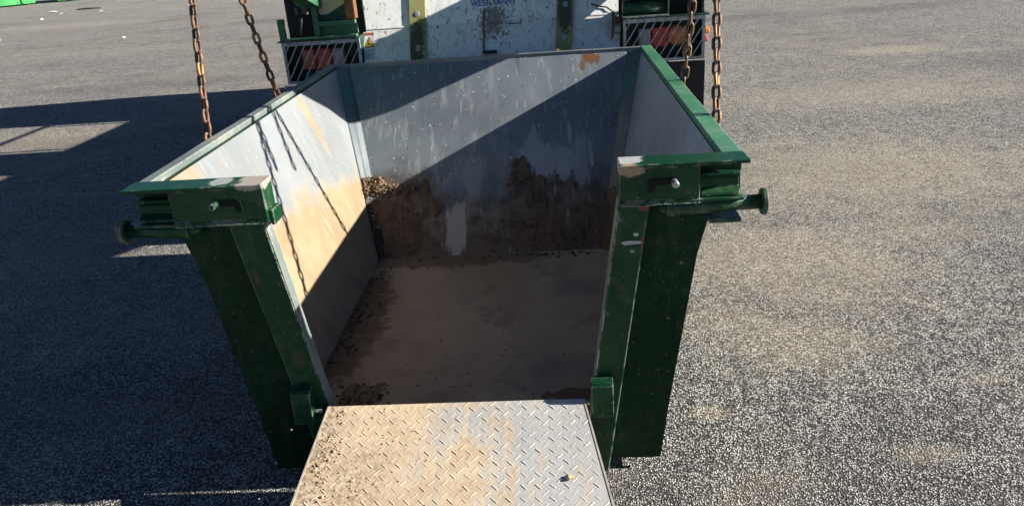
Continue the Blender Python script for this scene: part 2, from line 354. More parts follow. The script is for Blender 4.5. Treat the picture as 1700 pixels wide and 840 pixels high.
MB().hexa([(-WI-.05, LB, -.001), (WI+.115, LB, -.001), (WI+.12, LB-.05, ZB), (-WI-.11, LB-.05, ZB), (-WT, YB, H-.02), (WT, YB, H-.02), (WT+.03, YB+.03, H-.02), (-WT-.03, YB+.03, H-.02)]).build('back_wall', back_steel, bin_)
MB().hexa([(-.60, -.016, ZB+.003), (.60, -.016, ZB+.003), (.60, LB-.05, ZB+.003), (-.60, LB-.05, ZB+.003), (-WI-.02, -.016, 0), (WI+.085, -.016, 0), (WI+.085, LB+.02, 0), (-WI-.02, LB+.02, 0)]).build('floor_plate', floor_mat(), bin_)
# rims
def wavy_rail(p0, p1, wdir, wd, h, mat, amp=.0022, seed=0, bev=.003):
    p0, p1, wdir = Vector(p0), Vector(p1), Vector(wdir); N = 26; m = MB(); rows = []
    for i in range(N+1):
        t = i/N; p = p0.lerp(p1, t); e = min(1, min(t, 1-t)*8)
        a1, a2, a3 = [noise.noise((t*7+seed, k*5.3, seed)) * amp * e for k in range(3)]
        rows.append([m.bm.verts.new(q) for q in (
            p+wdir*a1+Vector((0, 0, G-h)), p+wdir*(wd+a2)+Vector((0, 0, G-h)), p+wdir*(wd+a2)+Vector((0, 0, G+a3)), p+wdir*a1+Vector((0, 0, G+a3*.6)))])
    for r0_, r1_ in zip(rows, rows[1:]):
        for k in range(4): m.bm.faces.new((r0_[k], r0_[(k+1) % 4], r1_[(k+1) % 4], r1_[k]))
    m.bm.faces.new(rows[0]); m.bm.faces.new(rows[-1][::-1])
    return m.build('rim_rail', mat, bin_, bev)
wavy_rail((-.870, -.012, H), (-.870, YB+.028, H), (1, 0, 0), .038, .05, green_rail_worn, seed=3)
wavy_rail((WT-.002, -.012, H), (WT-.002, YB+.028, H), (1, 0, 0), W-WT+.002, .05, green_rail, seed=8)
wavy_rail((-.823, YB+.0, H-.001), (WT-.003, YB+.0, H-.001), (0, 1, 0), .022, .045, back_rail, seed=14)
# front frame
def front_panel(pin, pout):
    m = MB(); k = len(pin)
    f = [m.bm.verts.new((q[0], -.03, q[1]+G)) for q in pout+pin[::-1]]; r_ = [m.bm.verts.new((q[0], -.0185, q[1]+G)) for q in pout+pin[::-1]]
    m.bm.faces.new(f); m.bm.faces.new(r_[::-1])
    for i in range(len(f)): m.bm.faces.new((f[i], f[(i+1) % len(f)], r_[(i+1) % len(f)], r_[i]))
    return m.build('front_panel', green_face, bin_)
front_panel([(-.45, ZB-.018), (-.50, .679)], [(-.623, ZB-.018), (-.651, 0), (-.725, .5), (-.757, .62), (-.780, .679)])
front_panel([(.44, ZB-.010), (.535, .679)], [(.653, ZB-.010), (.679, 0), (.753, .5), (.784, .62), (.802, .679)])
def post(pts, nm):   # pts: inner bottom, outer bottom, outer top, inner top (x, z)
    m = MB(); (a, b, c_, d) = pts
    m.hexa([(a[0], -.062, a[1]), (b[0], -.062, b[1]), (b[0], -.0305, b[1]), (a[0], -.02, a[1]), (d[0], -.066, d[1]), (c_[0], -.066, c_[1]), (c_[0], -.0305, c_[1]), (d[0], -.02, d[1])])
    o = m.build('door_post', green, bin_, .004)
    return o
pl = post(((-.360, -.238), (-.446, -.238), (-.600, .695), (-.492, .695)), 'l')
pr = post(((.400, -.238), (.483, -.240), (.615, .695), (.527, .695)), 'r')
# jamb plates inside the opening (the return of the post)
for (xb, xt, s) in ((-.362, -.492, -1), (.402, .527, 1)):
    MB().hexa([(xb, -.0615, -.19), (xb+s*.006, -.0615, -.19), (xb+s*.006, -.019, -.19), (xb, -.019, -.19), (xt-s*.002, -.0645, .69), (xt+s*.004, -.0645, .69), (xt+s*.004, -.019, .69), (xt-s*.002, -.019, .69)]).build('door_jamb', green_rail_worn, bin_)

def latch_box(s, x_in, x_out, mat, zt, slot_in):
    """box beam across the top of the front panel with a bolt in a bent slot and a stepped outer end"""
    m = MB(); xi, xo = x_in, x_out; xm = x_out-s*.12
    lo, hi = min(xi, xo), max(xi, xo)
    m.box(min(xi, xo+s*.012), max(xi, xo+s*.012), -.094, -.004, zt-.010, zt)                 # top plate
    m.box(min(xi, xm), max(xi, xm), -.088, -.080, .69, zt-.0105)                                # face, left whole behind the slot plate
    m.box(min(xi, xi+s*.007), max(xi, xi+s*.007), -.0795, -.01, .69, zt-.0105)                 # inner end
    m.box(min(xm-s*.009, xm), max(xm-s*.009, xm), -.0795, -.01, .69, zt-.0105)                 # outer end of the housing
    m.box(min(xi, xo), max(xi, xo), -.090, -.006, .680, .6895)                                # bottom plate
    root = m.build('latch_box', mat, bin_, .0025)
    # recessed outer bay with its rolled cleat
    b = MB(); b.box(min(xm, xo), max(xm, xo), -.030, -.022, .690, zt-.0105); b.build('bay_plate', mat, root)
    b = MB(); xa, xc = sorted((xm+s*.006, xo-s*.008))
    b.prism([(xa, -.032, .752), (xa, -.062, .757), (xa, -.066, .75), (xa, -.052, .735), (xa, -.05, .712), (xa, -.072, .700), (xa, -.076, .692), (xa, -.032, .692)], (xc-xa, 0, 0))
    b.build('cleat', mat, root, .003)
    # slot, a near-black plate on the face painting the opening's shade, and bolt
    sx = slot_in; d = s      # slot runs from sx outwards
    q = MB()
    r = .0085
    pts = []
    for k in range(9): t = math.pi/2+math.pi*k/8; pts.append((r*math.cos(t), r*math.sin(t)))
    zc = .745
    L = .062
    poly = [(sx+d*L, zc+r), (sx, zc+r)]
    for k in range(1, 6):
        t = math.pi/2+math.pi/2*k/5; poly.append((sx+d*(r*1.3*math.cos(t)), zc+r*math.sin(t)))
    poly += [(sx-d*.0115, zc-.022), (sx-d*.006, zc-.029), (sx+d*.002, zc-.029), (sx+d*.008, zc-.022), (sx+d*.010, zc-r), (sx+d*L, zc-r)]
    q.prism([(a, -.0925, b_) for a, b_ in poly], (0, .004, 0)); q.build('slot', slot_mat, root)
    q = MB(); q.disc_stack((sx+d*(L-.002), -.125, zc), (0, 1, 0), ((0, .007), (.002, .0095), (.036, .0095)), 14); q.build('latch_bolt', bright_steel if s > 0 else lug_mat, root)
    return root
slot_mat = flat('slot_painted_shade', (.004, .006, .005), .9)
latch_box(-1, -.466, -.862, latch_l, H+.003, -.545)
latch_box(1, .528, .866, latch_r, H+.003, .615)
MB().box(-.465, -.452, -.075, -.01, .668, .715).build('latch_keeper', lug_mat, bin_, .004)
# trunnion pins at the front corners
for s, x0, x1, mat in ((-1, .715, .905, dark_steel), (1, .66, .918, dark_steel)):
    t = MB().tube([(s*x0, -.058, .658), (s*.80, -.058, .662), (s*.81, -.058, .662), (s*x1, -.058, .664)], [.024, .024, .021, .021], 18).build('trunnion_pin', green, bin_)
    MB().tube([(s*(x0-.03), -.034, .652), (s*(x0+.02), -.054, .658)], [.012, .027], 14).build('pin_gusset', green, t)
    MB().disc_stack((s*x1, -.058, .664), (s, 0, 0), ((0, .028), (.001, .035), (.004, .0375), (.012, .0375), (.015, .034)), 26).build('end_disc', worn_end if s < 0 else lug_mat, t)
MB().box(.775, .862, -.085, -.022, .615, .628).build('pin_shelf', lug_mat, bin_, .002)
# hinge lugs at the foot of the posts
def hinge_lug(x0, x1, zt, zb, sh):
    m = MB()
    prof = [(-.064, zt-.012), (-.068, zt-.004), (-.076, zt), (-.098, zt-.003), (-.108, zt-.014), (-.112, zt-.04), (-.112, zb), (-.064, zb)]
    m.prism([(x0, a, b) for a, b in prof], (x1-x0, 0, 0))
    for k in range(2): pass
    o = m.build('hinge_lug', lug_mat, bin_, .003)
    xh = x1+.008 if x1 < 0 else x0-.008
    MB().tube([(xh-.016, -.090, .045), (xh+.016, -.090, .045)], .007, 12).build('hinge_pin', bright_steel, o)
    return o
hinge_lug(-.500, -.438, .13, .01, -.02)
hinge_lug(.432, .500, .125, .005, .02)
def weld(p0, p1, r, nm='weld_bead'):
    p0, p1 = Vector(p0), Vector(p1); N = max(8, int((p1-p0).length/.006)); rg = random.Random(int(p0.x*999)+N)
    pts = [p0.lerp(p1, i/N)+Vector((rg.uniform(-1, 1), 0, rg.uniform(-1, 1)))*r*.35 for i in range(N+1)]
    MB().tube(pts, [r*rg.uniform(.65, 1.25) for _ in pts], 6).build(nm, lug_mat, bin_)
weld((-.60, -.031, .672), (-.447, -.033, -.20), .0035); weld((.615, -.031, .672), (.487, -.033, -.20), .0035)
weld((-.470, -.090, .6795), (-.74, -.090, .6795), .003); weld((.532, -.090, .6795), (.745, -.090, .6795), .003)
weld((-.492, -.066, .66), (-.366, -.064, -.18), .003); weld((.527, -.066, .66), (.404, -.064, -.18), .002)
# side lifting lugs, skids
for s, yl, zl in ((-1, .48, .60), (-1, 1.34, .60), (1, .33, .585), (1, 1.10, .60)):
    m = MB().tube([(s*.79, yl, zl), (s*.9, yl, zl)], .022, 14); o = m.build('side_lug', green, bin_)
    MB().disc_stack((s*.9, yl, zl), (s, 0, 0), ((0, .03), (.001, .04), (.012, .04), (.014, .036)), 20).build('end_disc', green, o)
for s in (-1, 1): MB().box(s*.38-.05, s*.38+.05, .0, LB-.1, -.248, ZB-.001).build('skid_rail', dark_steel, bin_, .004)

# ramp door: tread plate
def ramp_mat():
    n = NT('dusty_tread_plate')
    v = n.noise(3.0, 4, .6); f = n.noise(16, 5, .65); g = n.noise(70, 4, .7)
    st = n.noise(7, 4, .6, n.vec((2.4, .35, .35)))
    c = n.mix(n.ss(v, .3, .7), (.375, .415, .44), (.47, .51, .525))
    c = n.mix(n.mul(n.ss(g, .5, .7), .3), c, (.2, .21, .22))
    across = n.ss(n.x, -.5, .5)
    d = n.add(n.sub(.62, across), n.add(n.mul(n.sub(st, .5), 1.5), n.add(n.mul(n.sub(v, .5), .9), n.mul(n.sub(f, .5), .8))))
    film = n.ss(d, -.26, .26, .25, .95)
    film = n.mul(film, n.ss(g, .25, .5, .7, 1))
    tan = n.mix(n.ss(f, .35, .65), (.70, .545, .35), (.57, .42, .26))
    dirt = n.ss(n.add(n.blob((-.44, -.25, .1), (.12, .28, 1)), n.mul(n.sub(f, .5), 2)), 1.1, .6)
    dirt = n.mx(dirt, n.mul(n.ss(n.add(n.blob((-.25, -.36, .1), (.1, .12, 1)), n.mul(n.sub(f, .5), 2.2)), 1.1, .6), .7))
    tan = n.mix(n.mul(dirt, n.ss(g, .4, .6)), tan, (.30, .20, .115))
    stn = n.ss(n.noise(5, 5, .7, n.vec((1.6, .7, .7), (2, 8, 1))), .56, .7); c = n.mix(n.mul(stn, .35), c, (.42, .28, .17))
    c = n.mix(film, c, tan)
    fl = n.ss(n.noise(42, 4, .7, n.vec((1, 1, 1), (7, 1, 2))), .62, .68); c = n.mix(n.mul(n.mul(fl, film), .6), c, (.33, .23, .14))
    return n.fin(c, n.add(.55, n.mul(film, .4)), n.mul(n.ss(film, .5, .1), .1), n.bump(n.add(g, f), n.add(.1, 0).node.outputs[0] if False else .3, .003))
rm = ramp_mat()
Y0, Z0, Y1, Z1 = -.092, .062, -1.0, -.185
RL = math.hypot(Y1-Y0, Z1-Z0); rd = Vector((0, (Y1-Y0)/RL, (Z1-Z0)/RL)); rn = Vector((0, -rd.z, rd.y)); rn = -rn if rn.z < 0 else rn
def rp(x, t, h=0): p = Vector((0, Y0, Z0))+rd*t+rn*h; return Vector((x, p.y, p.z))
def rx(t, s): return (-.386-.083*t) if s < 0 else (.406+.165*t)
m = MB(); th = -.009
m.hexa([rp(rx(0, -1), 0, th), rp(rx(0, 1), 0, th), rp(rx(RL, 1), RL, th), rp(rx(RL, -1), RL, th), rp(rx(0, -1), 0), rp(rx(0, 1), 0), rp(rx(RL, 1), RL), rp(rx(RL, -1), RL)])
P_ = .0405; rng = random.Random(3)
for j in range(2*int(RL/P_)+1):
    for i in range(-13, 14):
        x = (i+(.5 if j % 2 else 0))*P_+.006; t = .010+j*P_/2
        if x < rx(t, -1)+.010 or x > rx(t, 1)-.010 or t > RL-.012: continue
        a = R(43) if j % 2 else R(137)
        cx, sx = math.cos(a), math.sin(a); L, wd, hh = .0165, .0042, .0013*(.5+.9*rng.random())
        base = [(-L, 0), (-L*.5, -wd), (L*.5, -wd), (L, 0), (L*.5, wd), (-L*.5, wd)]
        vb = []
        for (u, v_) in base: p = rp(x+u*cx-v_*sx, t+u*sx+v_*cx, -.0005); vb.append(m.bm.verts.new((p.x, p.y, p.z+G)))
        tp = []
        for u in (-L*.5, L*.5): p = rp(x+u*cx, t+u*sx, hh); tp.append(m.bm.verts.new((p.x, p.y, p.z+G)))
        m.bm.faces.new((vb[0], vb[1], tp[0])); m.bm.faces.new((vb[1], vb[2], tp[1], tp[0])); m.bm.faces.new((vb[2], vb[3], tp[1]))
        m.bm.faces.new((vb[3], vb[4], tp[1])); m.bm.faces.new((vb[4], vb[5], tp[0], tp[1])); m.bm.faces.new((vb[5], vb[0], tp[0]))
ramp = m.build('ramp_door', rm, bin_)
for s in (-1, 1):
    m = MB(); e = .006
    m.hexa([rp(rx(0, s)+s*.0005, 0, -.03), rp(rx(0, s)+s*e, 0, -.03), rp(rx(RL, s)+s*e, RL, -.012), rp(rx(RL, s)+s*.0005, RL, -.012), rp(rx(0, s)+s*.0005, 0, .0015), rp(rx(0, s)+s*e, 0, .0015), rp(rx(RL, s)+s*e, RL, .0015), rp(rx(RL, s)+s*.0005, RL, .0015)])
    m.build('ramp_edge', flat('ramp_edge_steel', (.45, .40, .32), .6), ramp)

# ---------------------------------------------------------------- soil in the bin and on the ramp
def soil_mat(name, a, b, sc=60):
    n = NT(name); f = n.noise(sc, 4, .65); g = n.noise(sc*.2, 3)
    return n.fin(n.mix(n.ss(n.add(n.mul(f, .6), n.mul(g, .4)), .35, .65), a, b), .95, 0, n.bump(f, .5, .004), .2)
soil_damp = soil_mat('damp_brown_soil', (.072, .052, .036), (.15, .11, .076))  # the caked crust's own brown
soil_dry = soil_mat('dry_tan_soil', (.34, .25, .15), (.6, .46, .29), 90)
# caked layer on the back wall (a real crust standing on the steel)
bu = Vector((1, 0, 0)); bv = Vector((0, YB-LB, H)).normalized(); bn = Vector((0, -bv.z, bv.y))
SL = math.hypot(YB-LB, H)
def cake_h(u, z):
    f = fbm((u*9, z*9, 3.1), 5); g = fbm((u*38, z*38, 1.2), 3)
    a = 1-math.hypot((u+.44)/.235, (z-.10)/.20); b = 1-math.hypot((u-.36)/.36, (z-.06)/.19); c2 = 1-math.hypot((u-.22)/.10, (z-.22)/.15)
    ledge = .75-abs(z-.275+.03*sm(-.5, -.33, u))/.045-2*sm(-.42, -.33, u) if -.70 < u < -.33 else -1
    k = max(a*1.1, b*.9, c2*.7, ledge)+.75*f
    return max(0, k-.22)*.0085*(.7+.9*max(0, g)) + (.0012*g if k > .2 else 0)
m = MB(); NU, NV = 260, 90; grid = {}
for i in range(NU+1):
    for j in range(NV+1):
        u = -.62+1.30*i/NU; z = .004+.43*j/NV; h = cake_h(u, z)
        p = Vector((u, by(z), z))+bn*(h-.0015); grid[i, j] = (p, h)
vv = {}
def gvx(i, j):
    if (i, j) not in vv: p = grid[i, j][0]; vv[i, j] = m.bm.verts.new((p.x, p.y, p.z+G))
    return vv[i, j]
for i in range(NU):
    for j in range(NV):
        if max(grid[i+a, j+b][1] for a in (0, 1) for b in (0, 1)) > .0011 and abs(grid[i, j][0].x) < hw(grid[i, j][0].z, 1 if grid[i, j][0].x > 0 else -1)-.01:
            m.bm.faces.new((gvx(i, j), gvx(i+1, j), gvx(i+1, j+1), gvx(i, j+1)))
rng = random.Random(11)
o = m.build('caked_soil', soil_damp, None, smooth=True)
tag(o, 'brown caked soil clinging to the back wall inside the skip bin', 'soil', kind='stuff')
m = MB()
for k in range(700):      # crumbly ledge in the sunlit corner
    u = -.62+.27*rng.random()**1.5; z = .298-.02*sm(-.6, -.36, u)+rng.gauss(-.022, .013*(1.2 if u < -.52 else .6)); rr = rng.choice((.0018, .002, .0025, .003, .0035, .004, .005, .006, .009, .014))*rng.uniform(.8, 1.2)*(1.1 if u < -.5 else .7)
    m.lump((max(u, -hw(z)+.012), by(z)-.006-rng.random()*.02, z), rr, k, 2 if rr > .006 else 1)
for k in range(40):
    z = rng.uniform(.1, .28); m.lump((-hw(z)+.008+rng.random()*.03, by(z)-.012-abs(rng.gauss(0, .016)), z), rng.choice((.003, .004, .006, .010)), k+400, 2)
tag(m.build('soil_clumps', soil_mat('sun_lightened_brown_soil', (.12, .082, .05), (.27, .19, .115)), None), 'crumbly clumps of soil, coloured lighter for the sun on them, in the back left corner of the skip bin', 'soil', kind='stuff')  # drier soil, its colour lightened further because sun falls here
m = MB()
for k in range(150):      # damp soil along the left foot of the wall
    y = rng.uniform(.25, 1.15); q = abs(rng.gauss(0, .045)); z = .002
    m.lump((-WI+.008+q, y, z), rng.choice((.002, .003, .004, .006, .011))*rng.uniform(.7, 1.1), k+900)
for k in range(60): m.lump((rng.gauss(-.33, .05), abs(rng.gauss(.03, .05))+.005, .002), rng.uniform(.003, .008), k+1300)
for k in range(46): m.lump((rng.uniform(-.35, .4), rng.uniform(.03, .6), .001), rng.uniform(.002, .005), k+1500)
for k in range(40): m.lump((rng.uniform(-.45, .5), LB-.02-abs(rng.gauss(0, .02)), .003), rng.uniform(.004, .012), k+1600)
tag(m.build('soil_crumbs', soil_mat('dark_wet_soil', (.05, .03, .018), (.12, .075, .045)), None), 'dark damp soil crumbs strewn over the floor of the skip bin', 'soil', kind='stuff')
m = MB()
for k in range(760):
    t = rng.random()**.8*.6
    if rng.random() < .7: x = rx(t, -1)+.012+abs(rng.gauss(0, .05))*(1 if t > .1 else .6)
    else: x = rng.gauss(-.2, .1)
    if x > .3: continue
    dens = fbm((x*8, t*8, 2), 3)
    if dens < .0 and rng.random() < .9: continue
    p = rp(x, t, .001); m.lump(p, rng.uniform(.0012, .0045) if rng.random() < .94 else rng.uniform(.005, .009), k+2000, 1, (1, 1, .6))
tag(m.build('soil_crumbs', soil_dry, None), 'dry tan soil crumbs scattered on the lowered ramp', 'soil', kind='stuff')
m = MB(); p = rp(.354, .288, .004); m.lump(p, .0135, 77, 2, (1, 1, .6)); m.lump(p+Vector((.009, .004, -.003)), .008, 79, 2, (1, 1, .6))
tag(m.build('soil_clod', soil_dry, None, smooth=True), 'single tan clod of soil on the clean right side of the ramp', 'soil clod')

# ---------------------------------------------------------------- chains
def rust_mat():
    n = NT('rusty_chain_steel'); f = n.noise(70, 4, .65); g = n.noise(18, 3)
    c = n.mix(n.ss(f, .3, .7), (.11, .045, .018), (.42, .20, .06)); c = n.mix(n.ss(g, .45, .62, 0, .8), c, (.05, .03, .022))
    oi = n.t.nodes.new('ShaderNodeObjectInfo'); rd = oi.outputs['Random']
    c = n.mix(n.mul(rd, .75), c, (.055, .032, .022)); c = n.mix(n.mul(n.ss(rd, .0, .25, 1, 0), .5), c, (.5, .27, .09))
    c = n.mix(n.mul(n.ss(n.m('ABSOLUTE', n.sub(n.z, .0)), .016, .022), .6), c, (.25, .2, .17))
    return n.fin(c, .55, .3, n.bump(f, .4, .002))
rust = rust_mat()
PITCH, WR = .0425, .0064
def link_mesh():
    m = MB(); hl, hw_ = PITCH/2+WR-.0055, .0113; pts = []
    for k in range(7): t = -math.pi/2+math.pi*k/6; pts.append((hw_*math.sin(t) if False else hw_*math.cos(t+math.pi/2)*-1, 0, 0))
    pts = []
    st = hl-hw_+.0005
    for k in range(8): t = math.pi*k/7; pts.append((hw_*math.cos(t), 0, st+hw_*math.sin(t)-G))
    for k in range(8): t = math.pi+math.pi*k/7; pts.append((hw_*math.cos(t), 0, -st+hw_*math.sin(t)-G))
    m.tube(pts, WR, 8, closed=True)
    o = m.build('link', rust); return o
proto = link_mesh()
def chain(a, b, label, group, tails=(), sag=0):
    a, b = Vector(a), Vector(b)
    root = bpy.data.objects.new('lifting_chain', None); C.objects.link(root); root.location = (b.x, b.y, b.z+G)
    tag(root, label, 'chain', group)
    k = 0
    for (p, q) in ((a, b),)+tuple((Vector(t0), Vector(t1)) for t0, t1 in tails):
        d = q-p; L = d.length; cnt = int(L/PITCH); d.normalize()
        rot = d.to_track_quat('Z', 'Y').to_matrix()
        for i in range(cnt):
            o = proto.copy(); C.objects.link(o); o.parent = root
            t = (i+.5)*PITCH
            spin = Matrix.Rotation((0 if i % 2 else math.pi/2)+rng.uniform(-.16, .16)+.5, 3, 'Z')
            c_ = p+d*t; o.matrix_local = Matrix.Translation(c_-b)@(rot@spin).to_4x4(); k += 1
    return root
GR = 'rusty lifting chains holding the skip bin'
chain((.985, 1.09, 1.86), (.878, .355, .63), 'rusty chain right of the bin, hanging nearest the camera over clear asphalt', GR, (((.985, 1.02, 1.86), (.962, .80, 1.27)),))
chain((.985, 1.11, 1.86), (.872, 1.09, .62), 'rusty chain crossing in front of the right light guard of the truck', GR, (((.99, 1.2, 1.84), (.955, .96, 1.24)),))
chain((-.985, 1.03, 1.89), (-.878, .49, .63), 'outermost left rusty chain, orange in the sun, over grey asphalt and shadow', GR)
chain((-.985, 1.05, 1.89), (-.872, 1.35, .63), 'slanting dark brown rusty chain between the outer left chain and the truck', GR)
bpy.data.objects.remove(proto)

# ---------------------------------------------------------------- the truck
truck = empty('skip_truck', 'green skip truck with caged tail lights and scratched white tailgate behind the bin', 'truck')
truck.location = (0, 2.4, 0); 
bpy.context.view_layer.update()
LEAN = math.tan(R(48))      # the tailgate leans back
class TB(MB):
    """builder that takes scene coordinates and stores them relative to the truck's base"""
    def build(s, name, mat, parent=None, bevel=0, smooth=False, seg=2, lean=None):
        if lean is None: lean = name in ('tailgate_panel', 'tailgate_rib') or (parent is not None and (parent.name.startswith('tailgate') or parent.name == 'warning_sticker'))
        for v in s.bm.verts:
            v.co.y -= 2.4
            if lean: v.co.y += (v.co.z-.77-G)*LEAN; v.co.x *= 1+(v.co.z-.77-G)*.24
        return super().build(name, mat, parent, bevel, smooth, seg)
def white_mat():
    n = NT('scratched_white_paint')
    v = n.noise(3, 4); f = n.noise(16, 5, .7); st = n.noise(14, 5, .65, n.vec((2.6, 1, .35))); st2 = n.noise(30, 4, .65, n.vec((2, 1, .5), (4, 1, 2)))
    c = n.mix(n.ss(v, .3, .7), (.80, .80, .77), (.88, .88, .86))
    low = n.ss(n.z, .93+G, .915+G); c = n.mix(n.mul(low, .4), c, (.45, .46, .46))
    grime = n.mul(n.ss(st, .50, .72), n.ss(n.m('ABSOLUTE', n.x), .75, .0, .25, .75)); c = n.mix(grime, c, (.25, .22, .18))
    c = n.mix(n.mul(n.ss(n.add(st2, n.mul(f, .35)), .79, .86), .85), c, (.06, .052, .045))
    chip = n.voro(19, v=n.vec((1, 1, .6))); c = n.mix(n.mul(n.ss(n.add(chip.outputs['Distance'], n.mul(n.sub(f, .5), .9)), .12, .07), .8), c, (.1, .085, .07))
    sm_ = n.ss(n.noise(6, 6, .72, n.vec((1.3, 1, .45), (6, 2, 9))), .52, .72); c = n.mix(n.mul(sm_, .5), c, (.33, .32, .29))
    rs = n.ss(n.add(n.blob((.02, 0, .93+G), (.10, 1, .12)), n.mul(n.sub(st2, .5), 4)), .9, .55); c = n.mix(n.mul(rs, .85), c, (.17, .13, .09))
    rr = n.ss(n.noise(22, 5, .7, n.vec((1.5, 1, .7), (1, 9, 4))), .66, .7); c = n.mix(n.mul(rr, .8), c, (.2, .1, .05))
    return n.fin(c, .5, 0, n.bump(f, .12, .004))
whitep = white_mat()
yellow = paint('worn_olive_yellow_paint', (.27, .255, .10), .5, .6, .3, [((-.43, 2.4-2.4, .83+G), (.045, 1, .13), (.07, .072, .05)), ((.43, 0, .95+G), (.045, 1, .12), (.08, .082, .055))], rust=.6, scale=1.6, wearcol=(.10, .09, .05))  # dark patches: grime low on the left rib, painted shade high on the right
tgreen = paint('truck_green_paint', (.03, .16, .07), .42, 1.0, .35, rust=.5, scale=1.5, wearcol=(.45, .5, .38))
tdark = paint('dark_truck_green', (.008, .045, .025), .5, .6, .15, rust=.5, scale=1.5)
black = flat('black_rubber', (.012, .012, .013), .7)
chassis_m = flat('dirty_black_chassis', (.014, .014, .014), .75)
zinc = flat('galvanised_guard_steel', (.34, .35, .36), .55, .1, .4, 40)
cream = flat('chipped_cream_paint', (.55, .5, .4), .6, 0, .5, 60)
rust_plate = flat('rusty_bracket_steel', (.2, .085, .03), .8, 0, .5, 40)
YT = 2.4
panel = TB().box(-.735, .735, YT, YT+.03, .66, 1.38).build('tailgate_panel', whitep, truck, .004)
TB().box(-.733, -.47, YT-.006, YT-.0005, .917, .925).build('panel_seam', whitep, panel); TB().box(-.355, .355, YT-.006, YT-.0005, .913, .921).build('panel_seam', whitep, panel); TB().box(.47, .733, YT-.006, YT-.0005, .917, .925).build('panel_seam', whitep, panel)
for x0, x1, bz in ((-.463, -.368, (.985, .812)), (.37, .463, (.985, .822))):
    rib = TB().box(x0, x1, YT-.022, YT-.001, .67, 1.37).build('tailgate_rib', yellow, truck, .004)
    for z in bz: TB().disc_stack(((x0+x1)/2, YT-.0215, z), (0, -1, 0), ((0, .016), (.004, .016), (.005, .012), (.009, .011)), 14).build('bolt', bright_steel, rib)
TB().box(-.045, -.036, YT-.010, YT-.001, .775, .985).build('rust_strip', rust_plate, panel)
TB().box(-.045, .035, YT-.030, YT-.002, .765, .778).build('stop_block', black, panel)
TB().box(.10, .16, YT-.004, YT-.001, .9, .904).build('scrape', chassis_m, panel)
# lettering
fc = bpy.data.curves.new('lettering', 'FONT'); fc.body = 'WEST-TRANS'; fc.size = .047; fc.align_x = 'CENTER'; fc.align_y = 'CENTER'; fc.extrude = .0006; fc.offset = .0003
fo = bpy.data.objects.new('lettering', fc); C.objects.link(fo); bpy.context.view_layer.update()
lm = bpy.data.meshes.new_from_object(fo.evaluated_get(bpy.context.evaluated_depsgraph_get())); bpy.data.objects.remove(fo)
xsz = max(v.co.x for v in lm.vertices)-min(v.co.x for v in lm.vertices)
for v in lm.vertices: v.co = Vector((v.co.x*.265/xsz+.011, -.0022-v.co.z+(1.0165-.77+v.co.y)*LEAN, 1.0165+G+v.co.y))
lm.materials.clear(); lm.materials.append(flat('blue_lettering_paint', (.06, .09, .36), .5))
lo = bpy.data.objects.new('lettering', lm); C.objects.link(lo); lo.parent = panel
# warning sticker
stk = TB().box(-.733, -.668, YT-.003, YT-.001, .765, .905).build('warning_sticker', flat('sticker_white', (.6, .6, .6), .4), panel)
TB().box(-.728, -.673, YT-.0042, YT-.0032, .888, .902).build('sticker_header', flat('sticker_red', (.35, .08, .05), .4), stk)
TB().prism([(-.729, YT-.0032, .828), (-.672, YT-.0032, .828), (-.7005, YT-.0032, .882)], (0, -.001, 0)).build('warning_triangle', flat('sticker_black', (.02, .02, .02), .4), stk)
TB().prism([(-.722, YT-.0043, .832), (-.679, YT-.0043, .832), (-.7005, YT-.0043, .874)], (0, -.001, 0)).build('triangle_field', flat('sticker_yellow', (.62, .38, .02), .4), stk)
mk = TB(); mk.tube([(-.709, YT-.0056, .838), (-.702, YT-.0056, .852), (-.694, YT-.0056, .842), (-.690, YT-.0056, .848)], .0022, 6); mk.tube([(-.703, YT-.0056, .862), (-.699, YT-.0056, .856)], .0022, 6); mk.build('hazard_symbol', flat('symbol_black', (.02, .02, .02), .4), stk)
mk = TB()
for k in range(5): mk.box(-.727, -.674-(.014 if k % 2 else 0), YT-.0042, YT-.0032, .812-k*.009, .816-k*.009)
mk.build('sticker_print', flat('sticker_print_blue', (.16, .2, .32), .4), stk)
TB().box(-.729, -.672, YT-.0036, YT-.0031, .768, .822).build('print_field', flat('sticker_pale_blue', (.42, .48, .56), .4), stk)
# right edge latch bits
for z0, z1, dx in ((.83, .86, 0), (.87, .905, .006), (.915, .935, -.004), (.80, .822, .003)):
    TB().box(.69+dx, .732, YT-.028, YT-.002, z0, z1).build('latch_bracket', cream if z0 != .87 else rust_plate, panel, .004)
TB().tube([(.685, YT-.03, .80), (.687, YT-.032, .86), (.682, YT-.03, .93)], .006, 8).build('latch_rod', rust_plate, panel)
TB().tube([(.56, YT-.01, .975), (.60, YT-.012, .962), (.645, YT-.012, .955), (.69, YT-.014, .925)], .004, 8).build('hook_rod', chassis_m, panel)

